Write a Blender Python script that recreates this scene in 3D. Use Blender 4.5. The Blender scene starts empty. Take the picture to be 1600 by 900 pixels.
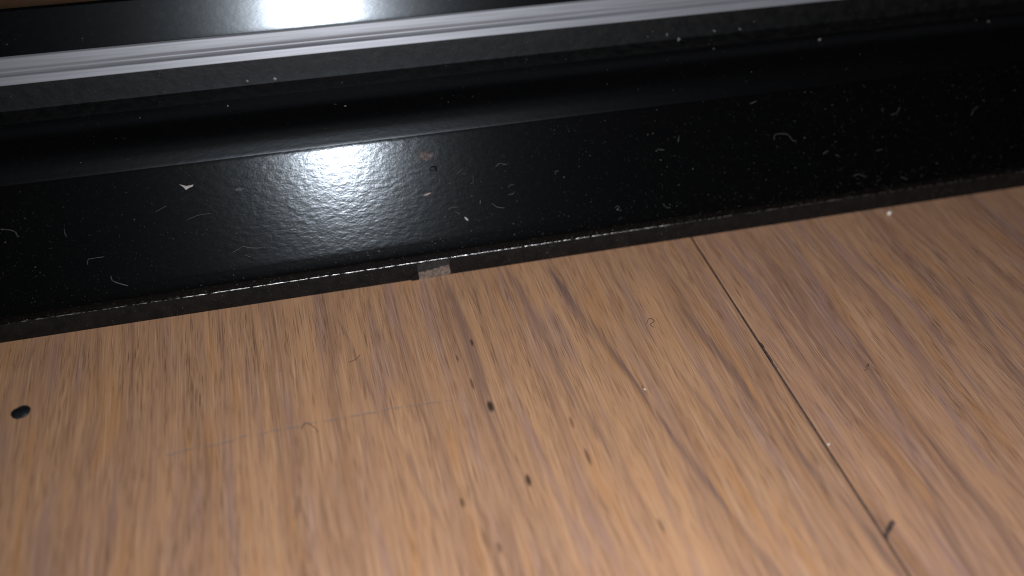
import bpy, bmesh, math, random
from mathutils import Vector, Matrix
random.seed(7)
S = bpy.context.scene
COL = S.collection
MM = 0.001

# ------------------------------------------------------------------ camera, world, lamp, exposure
CAM_LOC = Vector((-0.021613, -0.150833, 0.129546))
ROT = Matrix(((0.9672894, 0.1527998, -0.2024930),
              (-0.2530375, 0.6377507, -0.7274930),
              (0.0179792, 0.7549346, 0.6555536)))
cam = bpy.data.cameras.new('camera')
cam.sensor_width = 36.0
cam.lens = 36.0 * 1524.0 / 1600.0
cam.clip_start = 0.01
cam.clip_end = 20.0
cam.dof.use_dof = True
cam.dof.focus_distance = 0.187
cam.dof.aperture_fstop = 7.6
cam_ob = bpy.data.objects.new('camera', cam)
cam_ob.matrix_world = Matrix.Translation(CAM_LOC) @ ROT.to_4x4()
COL.objects.link(cam_ob)
S.camera = cam_ob

world = bpy.data.worlds.new('World')
S.world = world
world.use_nodes = True
world.node_tree.nodes['Background'].inputs['Color'].default_value = (0.55, 0.5, 0.5, 1)
world.node_tree.nodes['Background'].inputs['Strength'].default_value = 0.012

# the hand-held flash, 19 mm off the lens, aimed nearly where the lens is aimed
flash = bpy.data.lights.new('flash', 'SPOT')
flash.energy = 1.88
flash.color = (0.93, 0.965, 1.0)
flash.shadow_soft_size = 0.0030
flash.spot_size = math.radians(140)
flash.spot_blend = 1.0
flash_ob = bpy.data.objects.new('flash', flash)
aim = ROT @ Vector(((940 - 800) / 1524, -(620 - 450) / 1524, -1.0))     # the phone's flash leans a little down and to the right
flash_ob.matrix_world = Matrix.Translation(CAM_LOC + Vector((0.019, 0.0, 0.0))) @ aim.to_track_quat('-Z', 'Y').to_matrix().to_4x4()
COL.objects.link(flash_ob)

S.view_settings.view_transform = 'Standard'
S.view_settings.look = 'None'
S.view_settings.exposure = 0.0
S.view_settings.gamma = 1.0
S.view_settings.use_curve_mapping = False
S.cycles.max_bounces = 5
S.cycles.filter_width = 1.1


# ------------------------------------------------------------------ helpers
class G:
    """small node-graph writer"""
    def __init__(self, name):
        self.m = bpy.data.materials.new(name)
        self.m.use_nodes = True
        self.t = self.m.node_tree
        self.b = self.t.nodes['Principled BSDF']
        self.oc = self.t.nodes.new('ShaderNodeTexCoord').outputs['Object']

    def _in(self, sock, v):
        if isinstance(v, bpy.types.NodeSocket):
            self.t.links.new(v, sock)
        else:
            sock.default_value = v

    def set(self, name, v):
        self._in(self.b.inputs[name], v)

    def math(self, op, a, b=0.0, c=0.0, clamp=False):
        n = self.t.nodes.new('ShaderNodeMath')
        n.operation = op
        n.use_clamp = clamp
        for i, v in enumerate((a, b, c)):
            self._in(n.inputs[i], v)
        return n.outputs[0]

    def add(self, a, b): return self.math('ADD', a, b)
    def sub(self, a, b): return self.math('SUBTRACT', a, b)
    def mul(self, a, b): return self.math('MULTIPLY', a, b)

    def sep(self, v):
        n = self.t.nodes.new('ShaderNodeSeparateXYZ')
        self._in(n.inputs[0], v)
        return n.outputs

    def comb(self, x, y, z=0.0):
        n = self.t.nodes.new('ShaderNodeCombineXYZ')
        for i, v in enumerate((x, y, z)):
            self._in(n.inputs[i], v)
        return n.outputs[0]

    def noise(self, vec, scale=1.0, detail=2.0, rough=0.5, dist=0.0):
        n = self.t.nodes.new('ShaderNodeTexNoise')
        self._in(n.inputs['Vector'], vec)
        n.inputs['Scale'].default_value = scale
        n.inputs['Detail'].default_value = detail
        n.inputs['Roughness'].default_value = rough
        n.inputs['Distortion'].default_value = dist
        return n.outputs['Fac']

    def voro(self, vec, scale=1.0, rnd=1.0):
        n = self.t.nodes.new('ShaderNodeTexVoronoi')
        n.voronoi_dimensions = '2D'
        self._in(n.inputs['Vector'], vec)
        n.inputs['Scale'].default_value = scale
        n.inputs['Randomness'].default_value = rnd
        return n.outputs['Distance'], n.outputs['Color']

    def ss(self, v, lo, hi, a=0.0, b=1.0):
        """smoothstep map"""
        n = self.t.nodes.new('ShaderNodeMapRange')
        n.interpolation_type = 'SMOOTHSTEP'
        n.clamp = True
        self._in(n.inputs['Value'], v)
        for k, q in (('From Min', lo), ('From Max', hi), ('To Min', a), ('To Max', b)):
            n.inputs[k].default_value = q
        return n.outputs[0]

    def mix(self, f, a, b, mode='MIX'):
        n = self.t.nodes.new('ShaderNodeMix')
        n.data_type = 'RGBA'
        n.blend_type = mode
        self._in(n.inputs[0], f)
        for i, v in ((6, a), (7, b)):
            self._in(n.inputs[i], v if isinstance(v, bpy.types.NodeSocket) else (*v, 1.0))
        return n.outputs[2]

    def ramp(self, f, stops):
        n = self.t.nodes.new('ShaderNodeValToRGB')
        e = n.color_ramp.elements
        while len(e) < len(stops):
            e.new(0.5)
        for q, (p, c) in zip(e, stops):
            q.position = p
            q.color = (*c, 1.0)
        self._in(n.inputs[0], f)
        return n.outputs[0]

    def bump(self, h, strength, dist, prev=None):
        n = self.t.nodes.new('ShaderNodeBump')
        n.inputs['Strength'].default_value = strength
        n.inputs['Distance'].default_value = dist
        self._in(n.inputs['Height'], h)
        if prev is not None:
            self.t.links.new(prev, n.inputs['Normal'])
        return n.outputs[0]


def obj(name, verts, faces, mat, parent=None, smooth=False):
    me = bpy.data.meshes.new(name)
    me.from_pydata([(x * MM, y * MM, z * MM) for x, y, z in verts], [], faces)
    if smooth:
        me.polygons.foreach_set('use_smooth', [True] * len(me.polygons))
    me.update()
    if mat:
        me.materials.append(mat)
    o = bpy.data.objects.new(name, me)
    COL.objects.link(o)
    o.parent = parent
    return o


def empty(name, loc=(0, 0, 0)):
    o = bpy.data.objects.new(name, None)
    o.empty_display_size = 0.01
    o.location = Vector(loc) * MM
    COL.objects.link(o)
    return o


def tag(o, label=None, cat=None, group=None, kind=None):
    for k, v in (('label', label), ('category', cat), ('group', group), ('kind', kind)):
        if v:
            o[k] = v
    return o


def spline(pts, n=6):
    """Catmull-Rom through 2-D points"""
    out = []
    q = [pts[0]] + list(pts) + [pts[-1]]
    for i in range(1, len(q) - 2):
        p0, p1, p2, p3 = q[i - 1], q[i], q[i + 1], q[i + 2]
        for k in range(n):
            t = k / n
            out.append(tuple(0.5 * (2 * b + (c - a) * t + (2 * a - 5 * b + 4 * c - d) * t * t + (3 * b - a - 3 * c + d) * t ** 3)
                             for a, b, c, d in zip(p0, p1, p2, p3)))
    out.append(tuple(pts[-1]))
    return out


X0, X1 = -420.0, 480.0                       # the threshold runs well past the frame


def extrude(lines, x0=X0, x1=X1, ends=None):
    """sweep profile polylines (y, z) along x; each polyline is smooth in itself, sharp to the next"""
    v, f = [], []
    for ln in lines:
        b = len(v)
        for y, z in ln:
            v += [(x0, y, z), (x1, y, z)]
        for i in range(len(ln) - 1):
            a = b + 2 * i
            f.append((a, a + 1, a + 3, a + 2))
    for ln in (ends or []):
        for x in (x0, x1):
            b = len(v)
            v += [(x, y, z) for y, z in ln]
            f.append(tuple(range(b, b + len(ln))))
    return v, f


# ------------------------------------------------------------------ materials
def wood(name, seed, tone, lines=(), marks=False):
    g = G(name)
    x, y, z = g.sep(g.oc)
    x = g.math('MULTIPLY', x, 1000.0)
    y = g.math('MULTIPLY', y, 1000.0)
    w = g.sub(g.noise(g.comb(g.mul(x, 1 / 38), g.mul(y, 1 / 90), seed), 1.0, 2.0, 0.5), 0.5)
    w2 = g.sub(g.noise(g.comb(g.mul(x, 1 / 5), g.mul(y, 1 / 22), seed + 3), 1.0, 2.0, 0.5), 0.5)
    xw = g.add(x, g.add(g.mul(w, 15.0), g.mul(w2, 0.7)))
    big = g.noise(g.comb(g.mul(xw, 1 / 17), g.mul(y, 1 / 240), seed + 11), 1.0, 2.0, 0.5)
    band = g.noise(g.comb(g.mul(xw, 1 / 5.2), g.mul(y, 1 / 130), seed + 17), 1.0, 3.0, 0.55)
    streak = g.noise(g.comb(g.mul(xw, 1 / 1.15), g.mul(y, 1 / 60), seed + 23), 1.0, 4.0, 0.65)
    fibre = g.noise(g.comb(g.mul(x, 1 / 0.40), g.mul(y, 1 / 40), seed + 29), 1.0, 3.0, 0.75)
    hair = g.noise(g.comb(g.mul(x, 1 / 0.17), g.mul(y, 1 / 15), seed + 37), 1.0, 2.0, 0.6)
    fleck = g.noise(g.comb(g.mul(xw, 1 / 0.75), g.mul(y, 1 / 11), seed + 31), 1.0, 2.0, 0.6)
    fac = g.add(g.add(g.mul(big, 0.24), g.mul(band, 0.40)), g.mul(streak, 0.36))
    L = lambda c: tuple(a * b for a, b in zip(c, tone))
    col = g.ramp(fac, [(0.34, L((0.150, 0.086, 0.060))), (0.42, L((0.225, 0.126, 0.080))),
                       (0.495, L((0.310, 0.176, 0.104))), (0.56, L((0.355, 0.200, 0.108))), (0.66, L((0.400, 0.246, 0.144)))])
    # pinkish and orange drift along the grain
    hue = g.noise(g.comb(g.mul(xw, 1 / 3.4), g.mul(y, 1 / 40), seed + 41), 1.0, 2.0, 0.5)
    col = g.mix(g.ss(hue, 0.56, 0.72, 0, 0.65), col, L((0.335, 0.168, 0.068)))
    col = g.mix(g.ss(hue, 0.47, 0.32, 0, 0.75), col, L((0.245, 0.148, 0.118)))
    # silvery greyish rays
    col = g.mix(g.ss(hair, 0.54, 0.72, 0, 0.58), col, L((0.46, 0.31, 0.21)))
    col = g.mix(g.ss(hair, 0.47, 0.27, 0, 0.66), col, L((0.130, 0.072, 0.046)))
    col = g.mix(g.ss(fibre, 0.56, 0.78, 0, 0.55), col, L((0.44, 0.30, 0.20)))
    col = g.mix(g.ss(fibre, 0.46, 0.24, 0, 0.62), col, L((0.135, 0.078, 0.052)))
    col = g.mix(g.ss(fleck, 0.57, 0.72, 0, 0.42), col, L((0.150, 0.078, 0.042)))
    # pores: short dark slits, denser in the darker bands
    pd, pc = g.voro(g.comb(g.mul(g.add(x, g.mul(fleck, 0.7)), 1 / 0.33), g.mul(y, 1 / 8.0), 0))
    pr, pg, pb = g.sep(pc)
    clus = g.noise(g.comb(g.mul(xw, 1 / 2.2), g.mul(y, 1 / 45), seed + 47), 1.0, 2.0, 0.6)
    keep = g.ss(g.add(g.mul(pr, 0.55), g.add(g.mul(g.sub(band, 0.5), -1.3), g.mul(g.sub(clus, 0.5), 2.2))), 0.52, 0.78)
    pore = g.mul(g.ss(g.add(pd, g.mul(g.sub(fleck, 0.5), 0.35)), 0.36, 0.08), keep)
    pd2, pc2 = g.voro(g.comb(g.mul(g.add(x, g.mul(streak, 0.6)), 1 / 0.20), g.mul(y, 1 / 8.0), 0))
    pore2 = g.mul(g.ss(pd2, 0.34, 0.08), g.ss(g.add(g.sep(pc2)[0], g.mul(g.sub(clus, 0.5), 1.2)), 0.58, 0.84))
    col = g.mix(g.mul(pore, 0.66), col, L((0.080, 0.040, 0.022)))
    col = g.mix(g.mul(pore2, 0.60), col, L((0.095, 0.048, 0.027)))
    hgt = g.sub(g.mul(fibre, 0.5), g.add(g.mul(pore, 1.0), g.mul(pore2, 0.6)))
    rough = g.ss(fibre, 0.3, 0.7, 0.50, 0.62)
    # broad dark growth lines that wander across the board
    for (c0, c1, c2, wd, amt, ylo, yhi) in lines:
        xc = g.add(c0, g.add(g.mul(y, c1), g.mul(g.mul(y, y), c2)))
        d = g.add(g.sub(x, xc), g.add(g.mul(w2, 3.0), g.mul(g.sub(streak, 0.5), 2.4)))
        mk = g.mul(g.ss(g.math('ABSOLUTE', d), wd, wd * 0.1), g.mul(g.ss(y, ylo, ylo + 25), g.ss(y, yhi, yhi - 8)))
        col = g.mix(g.mul(mk, g.ss(streak, 0.62, 0.42, amt * 0.35, amt)), col, L((0.120, 0.075, 0.068)))
    if marks:
        # single black pits along one vessel line
        for (px, py, sx, sy, a) in ((6.95, -20.6, 0.32, 1.3, 0.8), (6.6, -37.2, 0.62, 1.7, 0.93), (8.75, -54.5, 0.50, 1.6, 0.9),
                                    (-2.8, -56.3, 0.45, 1.2, 0.6), (19.9, -52.0, 0.38, 2.1, 0.6), (26.9, -68.1, 0.35, 1.5, 0.55),
                                    (19.5, -44.2, 0.35, 1.6, 0.5), (1.0, -66.0, 0.4, 1.2, 0.6), (4.6, -31.0, 0.3, 1.8, 0.6), (3.4, -24.0, 0.25, 1.2, 0.55)):
            dx = g.mul(g.sub(x, px), 1 / sx)
            dy = g.mul(g.sub(y, py), 1 / sy)
            d = g.add(g.math('SQRT', g.add(g.mul(dx, dx), g.mul(dy, dy))), g.mul(g.sub(fleck, 0.5), 1.2))
            k = g.ss(d, 1.15, 0.45)
            col = g.mix(g.mul(k, a), col, (0.022, 0.013, 0.009))
            hgt = g.sub(hgt, g.mul(k, 1.0))
        # one long scuff across the grain
        d = g.math('ABSOLUTE', g.add(g.sub(y, g.sub(-33.6, g.mul(g.mul(g.add(x, 18), g.add(x, 18)), 0.0013))), g.mul(w2, 1.5)))
        k = g.mul(g.ss(d, 0.42, 0.12), g.mul(g.ss(x, -54, -48), g.ss(x, 9, -8)))
        k = g.mul(k, g.ss(g.noise(g.comb(g.mul(x, 0.45), 0.0, 4.0), 1.0, 3.0, 0.6), 0.38, 0.56))
        col = g.mix(g.mul(k, 0.45), col, (0.17, 0.135, 0.125))
        hgt = g.sub(hgt, g.mul(k, 0.5))
    g.set('Base Color', col)
    g.set('Roughness', rough)
    g.set('Specular IOR Level', 0.5)
    g.set('Normal', g.bump(hgt, 0.5, 0.00012))
    return g.m


def powder_coat(name, rough, peel, grain, dust=0.0, spec=0.5):
    """black stoved paint: orange peel, fine grain, a film of dust"""
    g = G(name)
    p = g.oc
    px, py, pz = g.sep(g.oc)
    big = g.noise(g.comb(g.mul(px, 0.55), py, pz), 1150.0, 2.0, 0.5)
    fine = g.noise(p, 3000.0, 3.0, 0.7)
    n = g.bump(big, peel, 0.00020)
    n = g.bump(fine, grain, 0.00003, n)
    film = g.ss(g.noise(p, 900.0, 4.0, 0.7), 0.45, 0.75)
    g.set('Base Color', g.mix(g.mul(film, dust), (0.0011, 0.0011, 0.0013), (0.08, 0.072, 0.066)))
    g.set('Roughness', g.add(rough, g.mul(film, 0.1 * min(1.0, dust * 8))))
    g.set('Specular IOR Level', spec)
    g.set('Coat Weight', 0.025)
    g.set('Coat Roughness', 0.46)
    g.set('Specular Tint', (0.84, 0.91, 1.0, 1.0))
    g.set('Normal', n)
    return g.m


def plain(name, col, rough, metal=0.0, var=0.25, scale=900.0, spec=0.5, bump=0.0):
    g = G(name)
    f = g.noise(g.oc, scale, 4.0, 0.65)
    g.set('Base Color', g.mix(g.ss(f, 0.3, 0.7), tuple(c * (1 - var) for c in col), tuple(min(1, c * (1 + var)) for c in col)))
    g.set('Roughness', rough)
    g.set('Metallic', metal)
    g.set('Specular IOR Level', spec)
    g.set('Coat Weight', 0.025)
    g.set('Coat Roughness', 0.46)
    g.set('Specular Tint', (0.84, 0.91, 1.0, 1.0))
    if bump:
        g.set('Normal', g.bump(f, bump, 0.0002))
    return g.m


M_WOOD = wood('oiled_wood', 2.0, (1.06, 1.0, 0.95),
              ((26.9, -0.155, 0.0002, 1.3, 0.80, -100, 4), (47.2, -0.105, 0.0004, 1.3, 0.6, -100, -15), (5.5, -0.03, -0.0003, 1.8, 0.55, -62, 3), (18.5, -0.10, 0.0, 1.2, 0.5, -70, 3),
               (-19.0, -0.20, 0.0, 0.8, 0.42, -75, -5), (38.0, -0.13, 0.0, 0.7, 0.36, -100, -5)), True)
M_WOOD_B = wood('oiled_wood_second_board', 31.0, (1.02, 0.965, 0.99),
                ((112.6, 0.165, 0.0, 1.5, 0.55, -95, -12), (87.0, 0.20, 0.0, 0.9, 0.4, -95, -15), (99.0, 0.10, 0.0, 0.6, 0.35, -95, 3), (73.0, 0.03, 0.0, 0.8, 0.3, -60, -20)))
M_WOOD_C = wood('oiled_wood_third_board', 57.0, (0.95, 0.93, 0.92))
M_UNDER = plain('dark_underlay', (0.02, 0.014, 0.01), 0.9)
M_PAINT = powder_coat('black_powder_coat', 0.170, 0.11, 0.28, 0.010, 0.16)
M_LEDGE = powder_coat('black_satin_coat', 0.31, 0.10, 0.2, 0.010, 0.22)
M_RAIL = powder_coat('black_gloss_coat', 0.18, 0.03, 0.03, 0.010, 0.6)
M_RISER = plain('dusty_black_paint', (0.0032, 0.0028, 0.0025), 0.44, var=0.9, scale=420.0, spec=0.45, bump=0.35)
M_EDGE = plain('black_edge_paint_floor_tint', (0.0046, 0.0034, 0.0028), 0.62, var=0.55, scale=420.0, spec=0.22, bump=0.4)  # brown of the reflected floor is put into the black base colour
M_GLINT = plain('glint_bead_metal', (0.42, 0.42, 0.43), 0.30, 0.9, 0.5, 1400.0, bump=0.6)  # bright metal put in to give the edge its glint
def seal_metal():
    g = G('satin_grey_metal')
    x, y, z = g.sep(g.oc)
    brush = g.noise(g.comb(g.mul(x, 60.0), g.mul(y, 2500.0), g.mul(z, 2500.0)), 1.0, 3.0, 0.6)
    dull = g.noise(g.comb(g.mul(x, 90.0), g.mul(y, 300.0), g.mul(z, 300.0)), 1.0, 4.0, 0.65)
    c = g.mix(g.ss(brush, 0.3, 0.7), (0.185, 0.185, 0.205), (0.235, 0.235, 0.26))
    c = g.mix(g.ss(dull, 0.60, 0.74, 0, 0.28), c, (0.13, 0.125, 0.13))
    g.set('Base Color', c)
    g.set('Metallic', 0.35)
    g.set('Roughness', 0.48)
    g.set('Normal', g.bump(brush, 0.25, 0.00005))
    return g.m


M_SEAL = seal_metal()
M_CHIP = plain('bare_primer', (0.13, 0.094, 0.076), 0.6, 0.0, 0.45, 1500.0, bump=0.8)
M_SCUFF = plain('scuffed_grey', (0.014, 0.0125, 0.012), 0.6, 0.0, 0.6, 1900.0, bump=0.8)
M_LINT = plain('pale_lint', (0.105, 0.10, 0.098), 0.9)
M_LINT_D = plain('brown_lint', (0.05, 0.026, 0.018), 0.9)
M_FLAKE = plain('pale_flake', (0.24, 0.215, 0.20), 0.7)
M_PINK = plain('pinkish_flake', (0.20, 0.135, 0.115), 0.7)
M_CRUMB = plain('crusty_crumb', (0.062, 0.046, 0.043), 0.75, 0.0, 0.6, 2400.0, bump=1.0)
M_BLOB = plain('black_rubber', (0.006, 0.006, 0.008), 0.5, 0.0, 0.4, 900.0, bump=0.5)
M_DUST = plain('dust', (0.17, 0.162, 0.155), 0.9, 0.0, 0.5, 300.0)
M_PELLET = plain('white_pellet', (0.55, 0.48, 0.43), 0.6)
M_SPLINT = plain('dark_splinter', (0.050, 0.030, 0.026), 0.85)

# ------------------------------------------------------------------ the floor: boards laid on an underlay
floor = tag(obj('floor', [(-700, -600, -15), (800, -600, -15), (800, 900, -15), (-700, 900, -15)], [(0, 1, 2, 3)], M_UNDER), kind='structure')


def plank(x0, x1, mat, top=0.0):
    """one board along y, edges eased"""
    b = 0.09
    prof = [(x0, -14), (x0, top - b * 2), (x0 + b * 0.4, top - b * 0.7), (x0 + b * 1.2, top - 0.03), (x0 + b * 2.2, top),
            (x1 - b * 2.2, top), (x1 - b * 1.2, top - 0.03), (x1 - b * 0.4, top - b * 0.7), (x1, top - b * 2), (x1, -14)]
    v = [(x, y, z) for y in (-600, 900) for x, z in prof]
    n = len(prof)
    f = [(i, i + 1, n + i + 1, n + i) for i in range(n - 1)] + [tuple(range(n)), tuple(range(2 * n - 1, n - 1, -1))]
    return obj('plank', v, f, mat, floor)


plank(-321.0, -129.9, M_WOOD_C)
plank(-129.6, 60.25, M_WOOD)
plank(60.76, 250.6, M_WOOD_B, -0.05)
plank(250.9, 441.0, M_WOOD_C)

M_JOINT = plain('joint_grime', (0.042, 0.024, 0.016), 0.9, 0.0, 0.5, 1500.0)
for a, b in ((-129.9, -129.6), (60.25, 60.76), (250.6, 250.9)):
    obj('joint_filler', [(a, -600, -0.28), (b, -600, -0.28), (b, 900, -0.28), (a, 900, -0.28)], [(0, 1, 2, 3)], M_JOINT, floor)

# ------------------------------------------------------------------ the black metal threshold
sill = tag(empty('door_threshold', (0, 0, 0)), 'long black painted metal door threshold with grey seal strip lying across the wooden floor', 'threshold')

face_roll = spline([(0.02, 4.35), (0.06, 4.75), (0.22, 5.45), (0.60, 6.45), (1.62, 8.2)], 8)
def dish(k):                                 # the face is very slightly hollow
    h = 0.075 * 4 * k * (1 - k)
    return (1.62 + 11.13 * k + 0.840 * h, 8.2 + 17.16 * k - 0.543 * h)


face = face_roll + [dish(k / 30) for k in range(1, 31)]
ledge = spline([(12.75, 25.36), (12.99, 25.69), (13.55, 26.40), (15.1, 28.1), (16.9, 29.45), (19.8, 30.5), (23.0, 30.88), (26.0, 30.95)], 8)
DY, DZ = -3.2, 1.85
shift = lambda pts: [(y + DY, z + DZ) for y, z in pts]
cove = [(26.0, 30.95), (27.5, 31.0), (29.2, 31.12), (30.5, 31.22), (30.58, 31.6), (31.05, 34.0), (31.45, 36.1)]
v, f = extrude([ledge[10:]])
obj('top_ledge', v, f, M_LEDGE, sill, True)
v, f = extrude([face[:-1] + ledge[:11], [(38.0, 30.0), (38.0, 0.1)]], ends=[face + ledge + [(26.0, 0.1), (0.6, 0.1), (0.6, 4.3)]])
obj('sloping_face', v, f, M_PAINT, sill, True)

v, f = extrude([[(0.03, 0.06), (-0.02, 0.3), (-0.03, 3.9), (0.03, 4.33)]], ends=[[(0.03, 0.06), (-0.02, 0.3), (-0.03, 3.9), (0.03, 4.33), (0.6, 4.3), (0.6, 0.06)]])
obj('front_edge', v, f, M_EDGE, sill, True)

v, f = extrude([cove[:4], cove[3:], [(31.45, 36.1), (33.5, 36.1)]], ends=[cove + [(38.0, 36.1), (38.0, 0.1), (26.0, 0.1)]])
obj('dusty_riser', v, f, M_RISER, sill, True)

seal = spline(shift([(34.62, 34.20), (34.42, 34.36), (34.60, 34.78), (34.92, 35.45), (35.10, 35.72), (35.50, 35.92), (35.86, 36.30), (35.93, 36.75),
                     (36.00, 37.10), (36.30, 37.90), (36.62, 38.62), (36.95, 38.86)]), 8)
v, f = extrude([shift([(35.6, 34.2), (34.62, 34.20)]), seal, shift([(36.95, 38.86), (37.6, 38.9)])])
obj('seal_strip', v, f, M_SEAL, sill, True)

rail = spline(shift([(37.05, 38.6), (37.16, 39.1), (38.78, 42.6), (40.22, 45.7), (40.50, 46.2), (40.82, 46.42), (41.2, 46.35), (41.5, 46.0), (41.7, 45.4), (41.75, 44.5)]), 8)
v, f = extrude([shift([(37.05, 36.4), (37.05, 38.6)]), rail, [rail[-1], (rail[-1][0], 0.1)]], ends=[[(33.85, 36.1)] + rail + [(rail[-1][0], 36.1)]])
obj('upper_rail', v, f, M_RAIL, sill, True)

# glint on the arris between face and front edge, shaped as an uneven metal bead
v, f = [], []
xs = [X0] + [-100 + 0.33 * i for i in range(int(255 / 0.33))] + [X1]
for i, x in enumerate(xs):
    r = 0.085 + 0.05 * random.random() + 0.05 * max(0, math.sin(x * 1.3) + math.sin(x * 0.47 + 2) - 0.6)
    if not -45 < x < 55:
        r *= 0.45
    if math.sin(x * 2.9) + math.sin(x * 1.71 + 1) + random.uniform(-1.2, 1.2) > 1.0:
        r *= 0.35                            # gaps that break the glint into dashes
    cy, cz = 0.06 + random.uniform(-0.03, 0.03), 4.44 + random.uniform(-0.04, 0.04)
    v += [(x, cy + r * math.cos(a), cz + r * math.sin(a)) for a in (math.radians(d) for d in (200, 160, 120, 80, 40))]
    if i:
        a = 5 * i
        f += [(a - 5 + k, a + k, a + k + 1, a - 4 + k) for k in range(4)]
obj('arris_glint', v, f, M_GLINT, sill, True)


def plate(name, outline, d0, d1, mat, parent):
    """irregular thin patch on the front edge: (x, z) outline, from depth d0 to d1 in y"""
    n = len(outline)
    v = [(x, d1, z) for x, z in outline] + [(x, d0, z) for x, z in outline]
    f = [tuple(range(n))] + [(i, n + i, n + (i + 1) % n, (i + 1) % n) for i in range(n)]
    return obj(name, v, f, mat, parent)


c = plate('chipped_patch', [(0.72, -0.02), (0.66, 0.9), (0.55, 1.75), (1.3, 1.95), (2.0, 1.7), (2.5, 2.15), (3.3, 1.95), (3.9, 2.35), (4.7, 2.2), (5.3, 2.65),
                            (6.2, 2.55), (6.9, 2.75), (7.05, 1.6), (7.3, 0.5), (7.0, 0.35), (6.9, -0.02)], 0.2, -0.10, M_CHIP, sill)
c['label'] = 'bare tan patch where the black paint is chipped off'
c = plate('scuffed_patch', [(0.45, 1.85), (0.35, 4.1), (3.0, 4.2), (7.1, 4.15), (7.0, 2.75), (6.2, 2.62), (5.3, 2.7), (4.7, 2.28), (3.9, 2.42), (3.3, 2.02), (2.5, 2.2),
                            (2.0, 1.78), (1.3, 2.0)], 0.2, -0.075, M_SCUFF, sill)
c['label'] = 'grey scuffed band above the chipped patch'
c = plate('paint_lip', [(-0.9, 0.0), (-1.1, 0.6), (-0.6, 1.3), (0.1, 1.75), (0.45, 1.6), (0.55, 0.8), (0.6, -0.02)], 0.2, -0.22, M_EDGE, sill)

# ------------------------------------------------------------------ lint, crumbs and flakes: each one a thing
def lut(prof):
    L = [0.0]
    for a, b in zip(prof, prof[1:]):
        L.append(L[-1] + math.hypot(b[0] - a[0], b[1] - a[1]))
    return L


def along(prof, L, s):
    for i in range(len(L) - 1):
        if s <= L[i + 1]:
            k = (s - L[i]) / max(1e-9, L[i + 1] - L[i])
            return (prof[i][0] + k * (prof[i + 1][0] - prof[i][0]), prof[i][1] + k * (prof[i + 1][1] - prof[i][1]))
    return prof[-1]


LF = lut(face)


def on_face(x, t, lift=0.06):
    """point on the sloping face, t mm up from its lower edge"""
    y, z = along(face, LF, min(LF[-1], max(0.0, t / 24.555 * LF[-1])))
    return (x, y - lift * 0.84, z + lift * 0.543)


def tube(name, pts, r, mat, jitter=0.0):
    P = [Vector(p) for p in pts]
    sm = [Vector(q) for q in spline([tuple(p) for p in P], 5)] if len(P) > 2 else [P[0].lerp(P[-1], k / 5) for k in range(6)]
    c = sum(sm, Vector()) / len(sm)
    v, f = [], []
    for i, p in enumerate(sm):
        d = (sm[min(i + 1, len(sm) - 1)] - sm[max(i - 1, 0)]).normalized()
        a = d.orthogonal().normalized()
        b = d.cross(a)
        rr = r * (0.55 if i in (0, len(sm) - 1) else 1.0) * random.uniform(0.8, 1.2)
        pj = p + Vector([random.uniform(-jitter, jitter) for _ in range(3)]) - c
        v += [tuple(pj + (a * math.cos(q) + b * math.sin(q)) * rr) for q in (0, 1.57, 3.14, 4.71)]
        if i:
            k = 4 * i
            f += [(k - 4 + j, k - 4 + (j + 1) % 4, k + (j + 1) % 4, k + j) for j in range(4)]
    f += [(3, 2, 1, 0), tuple(range(len(v) - 4, len(v)))]
    o = obj(name, v, f, mat, None, True)
    o.location = c * MM
    return o


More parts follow.
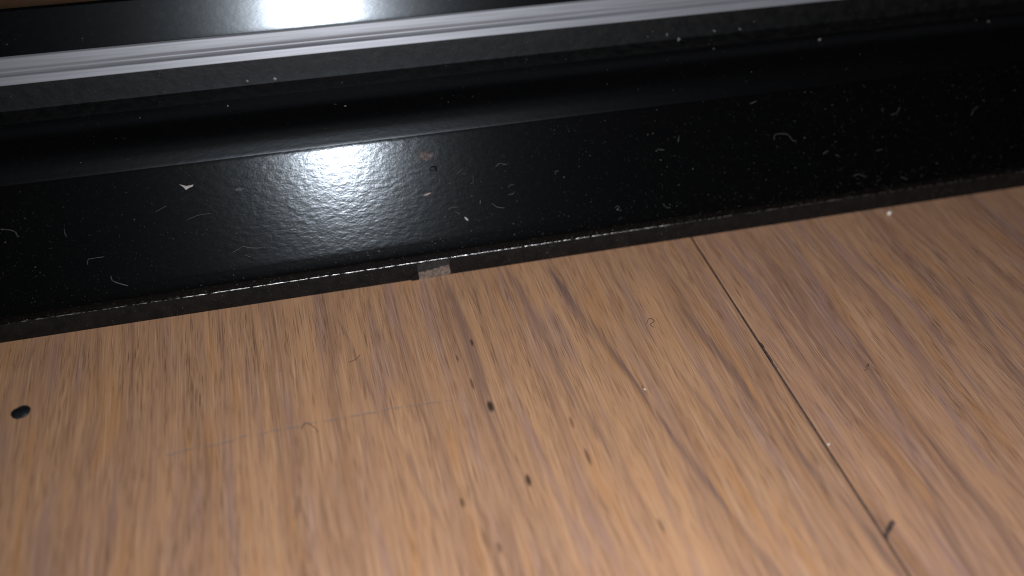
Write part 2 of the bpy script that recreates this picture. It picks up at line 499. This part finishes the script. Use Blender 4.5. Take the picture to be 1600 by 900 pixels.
LG = 'lint fibres lying on the black sloping face'
LINT = [
    ([(-74.3, 17.6), (-72.0, 16.9), (-71.6, 15.7)], 0.06, 'pale lint fibre bent like a hook, nearest the left end of the black face'),
    ([(-60.6, 8.9), (-60.3, 9.9), (-57.6, 10.0)], 0.06, 'thin lint fibre with a square corner just above the thick curved hair'),
    ([(-57.0, 6.3), (-56.7, 5.2), (-54.3, 4.0)], 0.10, 'thick curved lint hair low on the left of the black face'),
    ([(-32.7, 8.4), (-30.9, 7.8), (-28.9, 7.5)], 0.075, 'bright straight lint fibre lying left of the flash glare near the lower edge'),
    ([(-34.7, 7.4), (-33.6, 7.8), (-32.7, 8.2)], 0.05, 'short faint fibre touching the bright straight fibre at its left end'),
    ([(-32.6, 6.7), (-31.3, 6.1)], 0.055, 'tiny fibre just below the bright straight fibre'),
    ([(-63.5, 16.1), (-63.5, 15.4), (-63.3, 14.5)], 0.045, 'short upright faint fibre high on the left of the black face'),
    ([(-47.1, 17.0), (-45.0, 17.8)], 0.045, 'faint slanting fibre below the pale torn flake'),
    ([(-42.0, 14.6), (-39.6, 15.3), (-37.2, 15.3)], 0.035, 'very thin fibre at the left rim of the flash glare'),
    ([(-25.8, 12.8), (-24.4, 11.8), (-24.9, 10.7)], 0.05, 'curved thin fibre within the flash glare'),
    ([(8.0, 9.9), (8.9, 10.2), (10.0, 10.1)], 0.065, 'upper fibre of the crossed pair right of the flash glare'),
    ([(9.3, 9.4), (10.3, 8.6)], 0.055, 'lower fibre of the crossed pair right of the flash glare'),
    ([(17.0, 9.9), (18.1, 9.0), (19.6, 8.6)], 0.06, 'sagging curved fibre right of the crossed pair'),
    ([(20.8, 12.6), (21.2, 13.0), (22.1, 13.0)], 0.05, 'small bent fibre above the sagging curved fibre'),
    ([(14.6, 10.1), (14.8, 10.9)], 0.075, 'short upright bright fibre between the crossed pair and the sagging fibre'),
    ([(42.8, 5.4), (43.4, 5.8), (43.8, 5.3), (43.2, 5.0), (44.3, 4.7)], 0.06, 'tiny looped fibre near the lower edge in the middle of the dark face'),
    ([(53.5, 5.0), (54.0, 4.1), (55.1, 3.8)], 0.05, 'small tick shaped fibre right of the tiny looped fibre'),
    ([(80.1, 15.0), (80.5, 16.1), (83.2, 15.8), (84.3, 14.5), (85.2, 14.0)], 0.055, 'large arched fibre high on the right half of the black face'),
    ([(108.4, 17.1), (110.0, 17.3), (110.7, 18.5)], 0.05, 'rising curved fibre far right on the black face'),
    ([(128.7, 14.6), (129.2, 15.7), (130.6, 16.4)], 0.05, 'rightmost curved fibre on the black face'),
    ([(75.1, 23.2), (76.9, 23.6)], 0.075, 'blurred pale fibre close under the upper bend, right of centre'),
    ([(104.1, 9.7), (106.0, 9.8)], 0.055, 'short level fibre on the right below the rising curved fibre'),
    ([(98.1, 4.9), (99.7, 5.1), (101.2, 4.3)], 0.06, 'flat arched fibre low on the right near the front edge'),
    ([(109.8, 3.2), (111.6, 2.5)], 0.075, 'stubby fibre low on the right, close to the front edge'),
    ([(91.3, 10.6), (92.6, 11.2)], 0.07, 'little slanting fibre below the large arched fibre'),
    ([(10.7, 16.4), (11.3, 17.1), (12.1, 17.5)], 0.05, 'rising squiggle of lint right of the brown crumb'),
    ([(11.8, 16.5), (12.7, 16.4)], 0.055, 'tiny level fibre under the rising squiggle'),
    ([(13.9, 15.8), (13.7, 14.5), (13.2, 14.5)], 0.045, 'upright fibre with a foot, right of the brown crumb'),
    ([(18.7, 17.0), (19.6, 17.6), (21.0, 17.2)], 0.065, 'flat arched fibre right of centre, above the upright fibre with a foot'),
    ([(20.6, 11.2), (21.6, 11.2), (22.0, 11.6)], 0.06, 'small shallow curved fibre in the middle below the flat arched fibre'),
    ([(30.9, 14.0), (31.2, 14.6), (31.7, 14.5)], 0.06, 'tiny bent fibre alone on the dark middle of the face'),
    ([(58.2, 17.2), (58.5, 18.5)], 0.06, 'upright faint fibre in the middle right of the face'),
    ([(53.5, 16.3), (55.0, 15.9)], 0.06, 'level faint fibre left of the upright faint fibre'),
]
for pts, r, lab in LINT:
    tag(tube('lint_fibre', [on_face(x, t, 0.07) for x, t in pts], r * 0.60, M_LINT, 0.02), lab, 'lint', LG)


def flake(name, pts, thick, mat, label, cat):
    """thin irregular chip lying on the face"""
    n = len(pts)
    c = Vector(on_face(sum(p[0] for p in pts) / n, sum(p[1] for p in pts) / n, 0))
    lo = [Vector(on_face(x, t, 0.01)) - c for x, t in pts]
    hi = [Vector(on_face(x + random.uniform(-.05, .05), t, thick * random.uniform(0.7, 1.3))) - c for x, t in pts]
    f = [tuple(range(n, 2 * n)), tuple(range(n - 1, -1, -1))] + [(i, (i + 1) % n, n + (i + 1) % n, n + i) for i in range(n)]
    o = obj(name, [tuple(p) for p in lo + hi], f, mat)
    o.location = c * MM
    return tag(o, label, cat)


flake('paint_flake', [(-42.0, 21.5), (-40.8, 21.0), (-39.5, 21.1), (-39.8, 20.75), (-40.4, 20.6), (-41.0, 20.3), (-41.3, 20.75)], 0.2, M_FLAKE,
      'pale torn flake left of the flash glare near the upper bend', 'flake')
flake('paint_flake', [(3.2, 13.3), (3.9, 13.55), (5.0, 13.75), (4.9, 13.5), (4.0, 13.2)], 0.2, M_PINK, 'pinkish sliver flake at the right rim of the flash glare', 'flake')
flake('paint_flake', [(11.0, 8.0), (11.4, 7.85), (11.8, 7.3), (11.6, 7.1), (11.2, 7.5)], 0.25, M_FLAKE, 'small bright flake below the upright bright fibre', 'flake')
flake('paint_flake', [(-32.2, 19.3), (-31.2, 19.5), (-30.5, 19.2), (-31.0, 18.8), (-31.9, 18.9)], 0.15, M_SCUFF, 'dull grey flake in the left edge of the flash glare', 'flake')


def lump(name, c, rad, mat, label, cat, seed, squash=1.0, rough=0.35, seg=3, normal=(0, 0, 1), turn=0.0):
    rnd = random.Random(seed)
    bm = bmesh.new()
    bmesh.ops.create_icosphere(bm, subdivisions=seg, radius=1.0)
    ph = [(Vector((rnd.gauss(0, 1), rnd.gauss(0, 1), rnd.gauss(0, 1))).normalized() * rnd.uniform(1.5, 6), rnd.uniform(0, 6.3)) for _ in range(9)]
    q = Vector((0, 0, 1)).rotation_difference(Vector(normal)).to_matrix() @ Matrix.Rotation(turn, 3, 'Z')
    for w in bm.verts:
        s = 1 + rough * sum(math.sin(d.dot(w.co) + o) for d, o in ph) / 4.0
        p = w.co * s
        w.co = (q @ Vector((p.x * rad[0], p.y * rad[1], p.z * rad[2] * squash))) * MM
    me = bpy.data.meshes.new(name)
    bm.to_mesh(me)
    bm.free()
    me.polygons.foreach_set('use_smooth', [True] * len(me.polygons))
    me.materials.append(mat)
    o = bpy.data.objects.new(name, me)
    o.location = Vector(c) * MM
    COL.objects.link(o)
    return tag(o, label, cat)


NF = (0, -0.843, 0.537)
lump('dark_lump', on_face(5.2, 20.9, 0.25), (1.15, 1.05, 0.5), M_CRUMB, 'crusty brown crumb stuck near the upper bend right of the flash glare', 'crumb', 31, 1, 0.6, 5, NF)
lump('dark_lump', on_face(6.2, 18.2, 0.1), (0.85, 0.6, 0.25), M_EDGE, 'flat black lump just below the crusty brown crumb', 'crumb', 12, 1, 0.3, 3, NF)  # flat black lump set at the dark spot below the crumb
lump('rubber_speck', (-73.1, -19.3, 0.25), (1.35, 1.45, 0.50), M_BLOB, 'single black speck on the wooden floor at the far left', 'speck', 8, 1, 0.32, 4, turn=0.5)
lump('white_pellet', (107.1, -2.4, 0.35), (0.55, 0.5, 0.45), M_PELLET, 'tiny whitish pellet on the floor at the right close to the threshold', 'pellet', 5)
lump('grit_grain', (34.7, -39.9, 0.12), (0.22, 0.2, 0.16), M_PELLET, 'minute white grain on the large board in the middle right of the floor', 'grain', 6)
lump('grit_grain', (61.0, -59.5, 0.05), (0.26, 0.2, 0.16), M_PELLET, 'minute white grain lodged in the joint between the boards', 'grain', 7)
tag(tube('wood_splinter', [(60.5, -79.2, -0.05), (61.3, -78.1, 0.2), (62.2, -77.4, 0.25), (63.0, -76.6, 0.2)], 0.36, M_SPLINT, 0.26),
    'dark splinter at the board joint in the bottom right corner', 'splinter')
tag(tube('joint_dirt', [(60.5, -33.0, -0.05), (60.55, -35.5, 0.0), (60.5, -38.0, 0.0), (60.55, -40.5, -0.08)], 0.20, M_SPLINT, 0.10),
    'dark line of dirt packed in the board joint below the threshold', 'dirt')
FLG = 'lint fibres lying on the wooden floor'
for pts, r, lab, m in [
    ([(41.1, -23.7, 0.1), (42.2, -22.4, 0.25), (42.9, -23.3, 0.2), (41.8, -24.0, 0.1), (42.3, -24.9, 0.1)], 0.055, 'dark curled fibre on the floor left of the board joint', M_LINT_D),
    ([(-26.5, -34.8, 0.1), (-25.5, -33.5, 0.2), (-24.3, -34.7, 0.2), (-23.7, -36.0, 0.1)], 0.06, 'brown arched fibre on the floor beside the long scuff', M_LINT_D),
    ([(-16.4, -20.5, 0.1), (-15.0, -20.0, 0.15), (-14.0, -19.0, 0.1)], 0.05, 'brown straight fibre on the floor below the chipped patch', M_LINT_D),
    ([(76.8, -44.5, 0.1), (77.8, -43.9, 0.2), (77.0, -44.9, 0.15), (76.2, -45.2, 0.1)], 0.055, 'small dark knot of fibre on the right hand board', M_LINT_D),
    ([(-30.0, -20.6, 0.1), (-28.6, -19.6, 0.15)], 0.04, 'pale straight fibre on the floor left of the chipped patch', M_FLAKE),
]:
    tag(tube('lint_fibre', pts, r, m, 0.03), lab, 'lint', FLG)

# ------------------------------------------------------------------ dust: thousands of grains nobody could count
dv, df = [], []
OCT = ((1, 0, 0), (-1, 0, 0), (0, 1, 0), (0, -1, 0), (0, 0, 1), (0, 0, -1))
OF = ((0, 2, 4), (2, 1, 4), (1, 3, 4), (3, 0, 4), (2, 0, 5), (1, 2, 5), (3, 1, 5), (0, 3, 5))


def grain(p, r):
    b = len(dv)
    e = [r * random.uniform(0.6, 1.5) for _ in range(3)]
    a = random.uniform(0, 3.14)
    ca, sa = math.cos(a), math.sin(a)
    for q in OCT:
        x, y, z = q[0] * e[0], q[1] * e[1], q[2] * e[2]
        dv.append((p[0] + x * ca - y * sa, p[1] + x * sa + y * ca, p[2] + z))
    df.extend(tuple(b + i for i in t) for t in OF)


def r_dust():
    return min(0.10, 0.024 * math.exp(random.gauss(0, 0.5)))


Lf = lut(face)
for _ in range(7500):                        # sloping face, thickest towards its lower edge
    x = random.uniform(-95, 165)
    s = Lf[-1] * (random.random() ** (2.2 if random.random() < 0.6 else 1.0))
    y, z = along(face, Lf, s)
    grain((x, y - 0.02, z + 0.02), r_dust())
for _ in range(2600):                        # along the arris, mostly to the right and the far left
    x = random.choice((random.uniform(15, 165), random.uniform(-95, -25), random.uniform(-95, 165)))
    grain((x, 0.02 + abs(random.gauss(0, 0.25)), 4.45 + random.gauss(0.15, 0.28)), r_dust() * 1.15)
for _ in range(2400):                        # front edge
    grain((random.uniform(-95, 165), -0.04, random.uniform(0.1, 4.3)), r_dust() * 0.8)
Ll = lut(ledge)
for _ in range(1500):                        # ledge
    y, z = along(ledge, Ll, Ll[-1] * random.random() ** 0.7)
    grain((random.uniform(-110, 190), y, z + 0.02), r_dust() * 0.8)
for _ in range(8):                          # bigger fluff back on the ledge
    y, z = along(ledge, Ll, Ll[-1] * random.uniform(0.5, 1))
    grain((random.uniform(-110, 190), y, z + 0.05), random.uniform(0.15, 0.32))
for x, y, z, r in ((65, 29.6, 31.5, .42), (62.6, 30.6, 32.4, .34), (73.7, 30.4, 32.2, .25), (79.8, 30.3, 32.0, .22), (-27, 30.4, 32.2, .30), (-21.6, 30.3, 32.1, .34), (-47.6, 23.0, 30.9, .16)):
    grain((x, y, z), r)
Lc = lut(cove)
for _ in range(700):                         # riser and rail
    y, z = along(cove, Lc, Lc[-1] * random.uniform(0.1, 1))
    grain((random.uniform(-110, 190), y, z), r_dust() * 1.2)
Lr = lut(rail)
for _ in range(500):
    y, z = along(rail, Lr, Lr[-1] * random.uniform(0.05, 0.75))
    grain((random.uniform(-110, 120), y - 0.02, z + 0.02), r_dust() * 1.5)
tag(obj('dust', dv, df, M_DUST), kind='stuff')
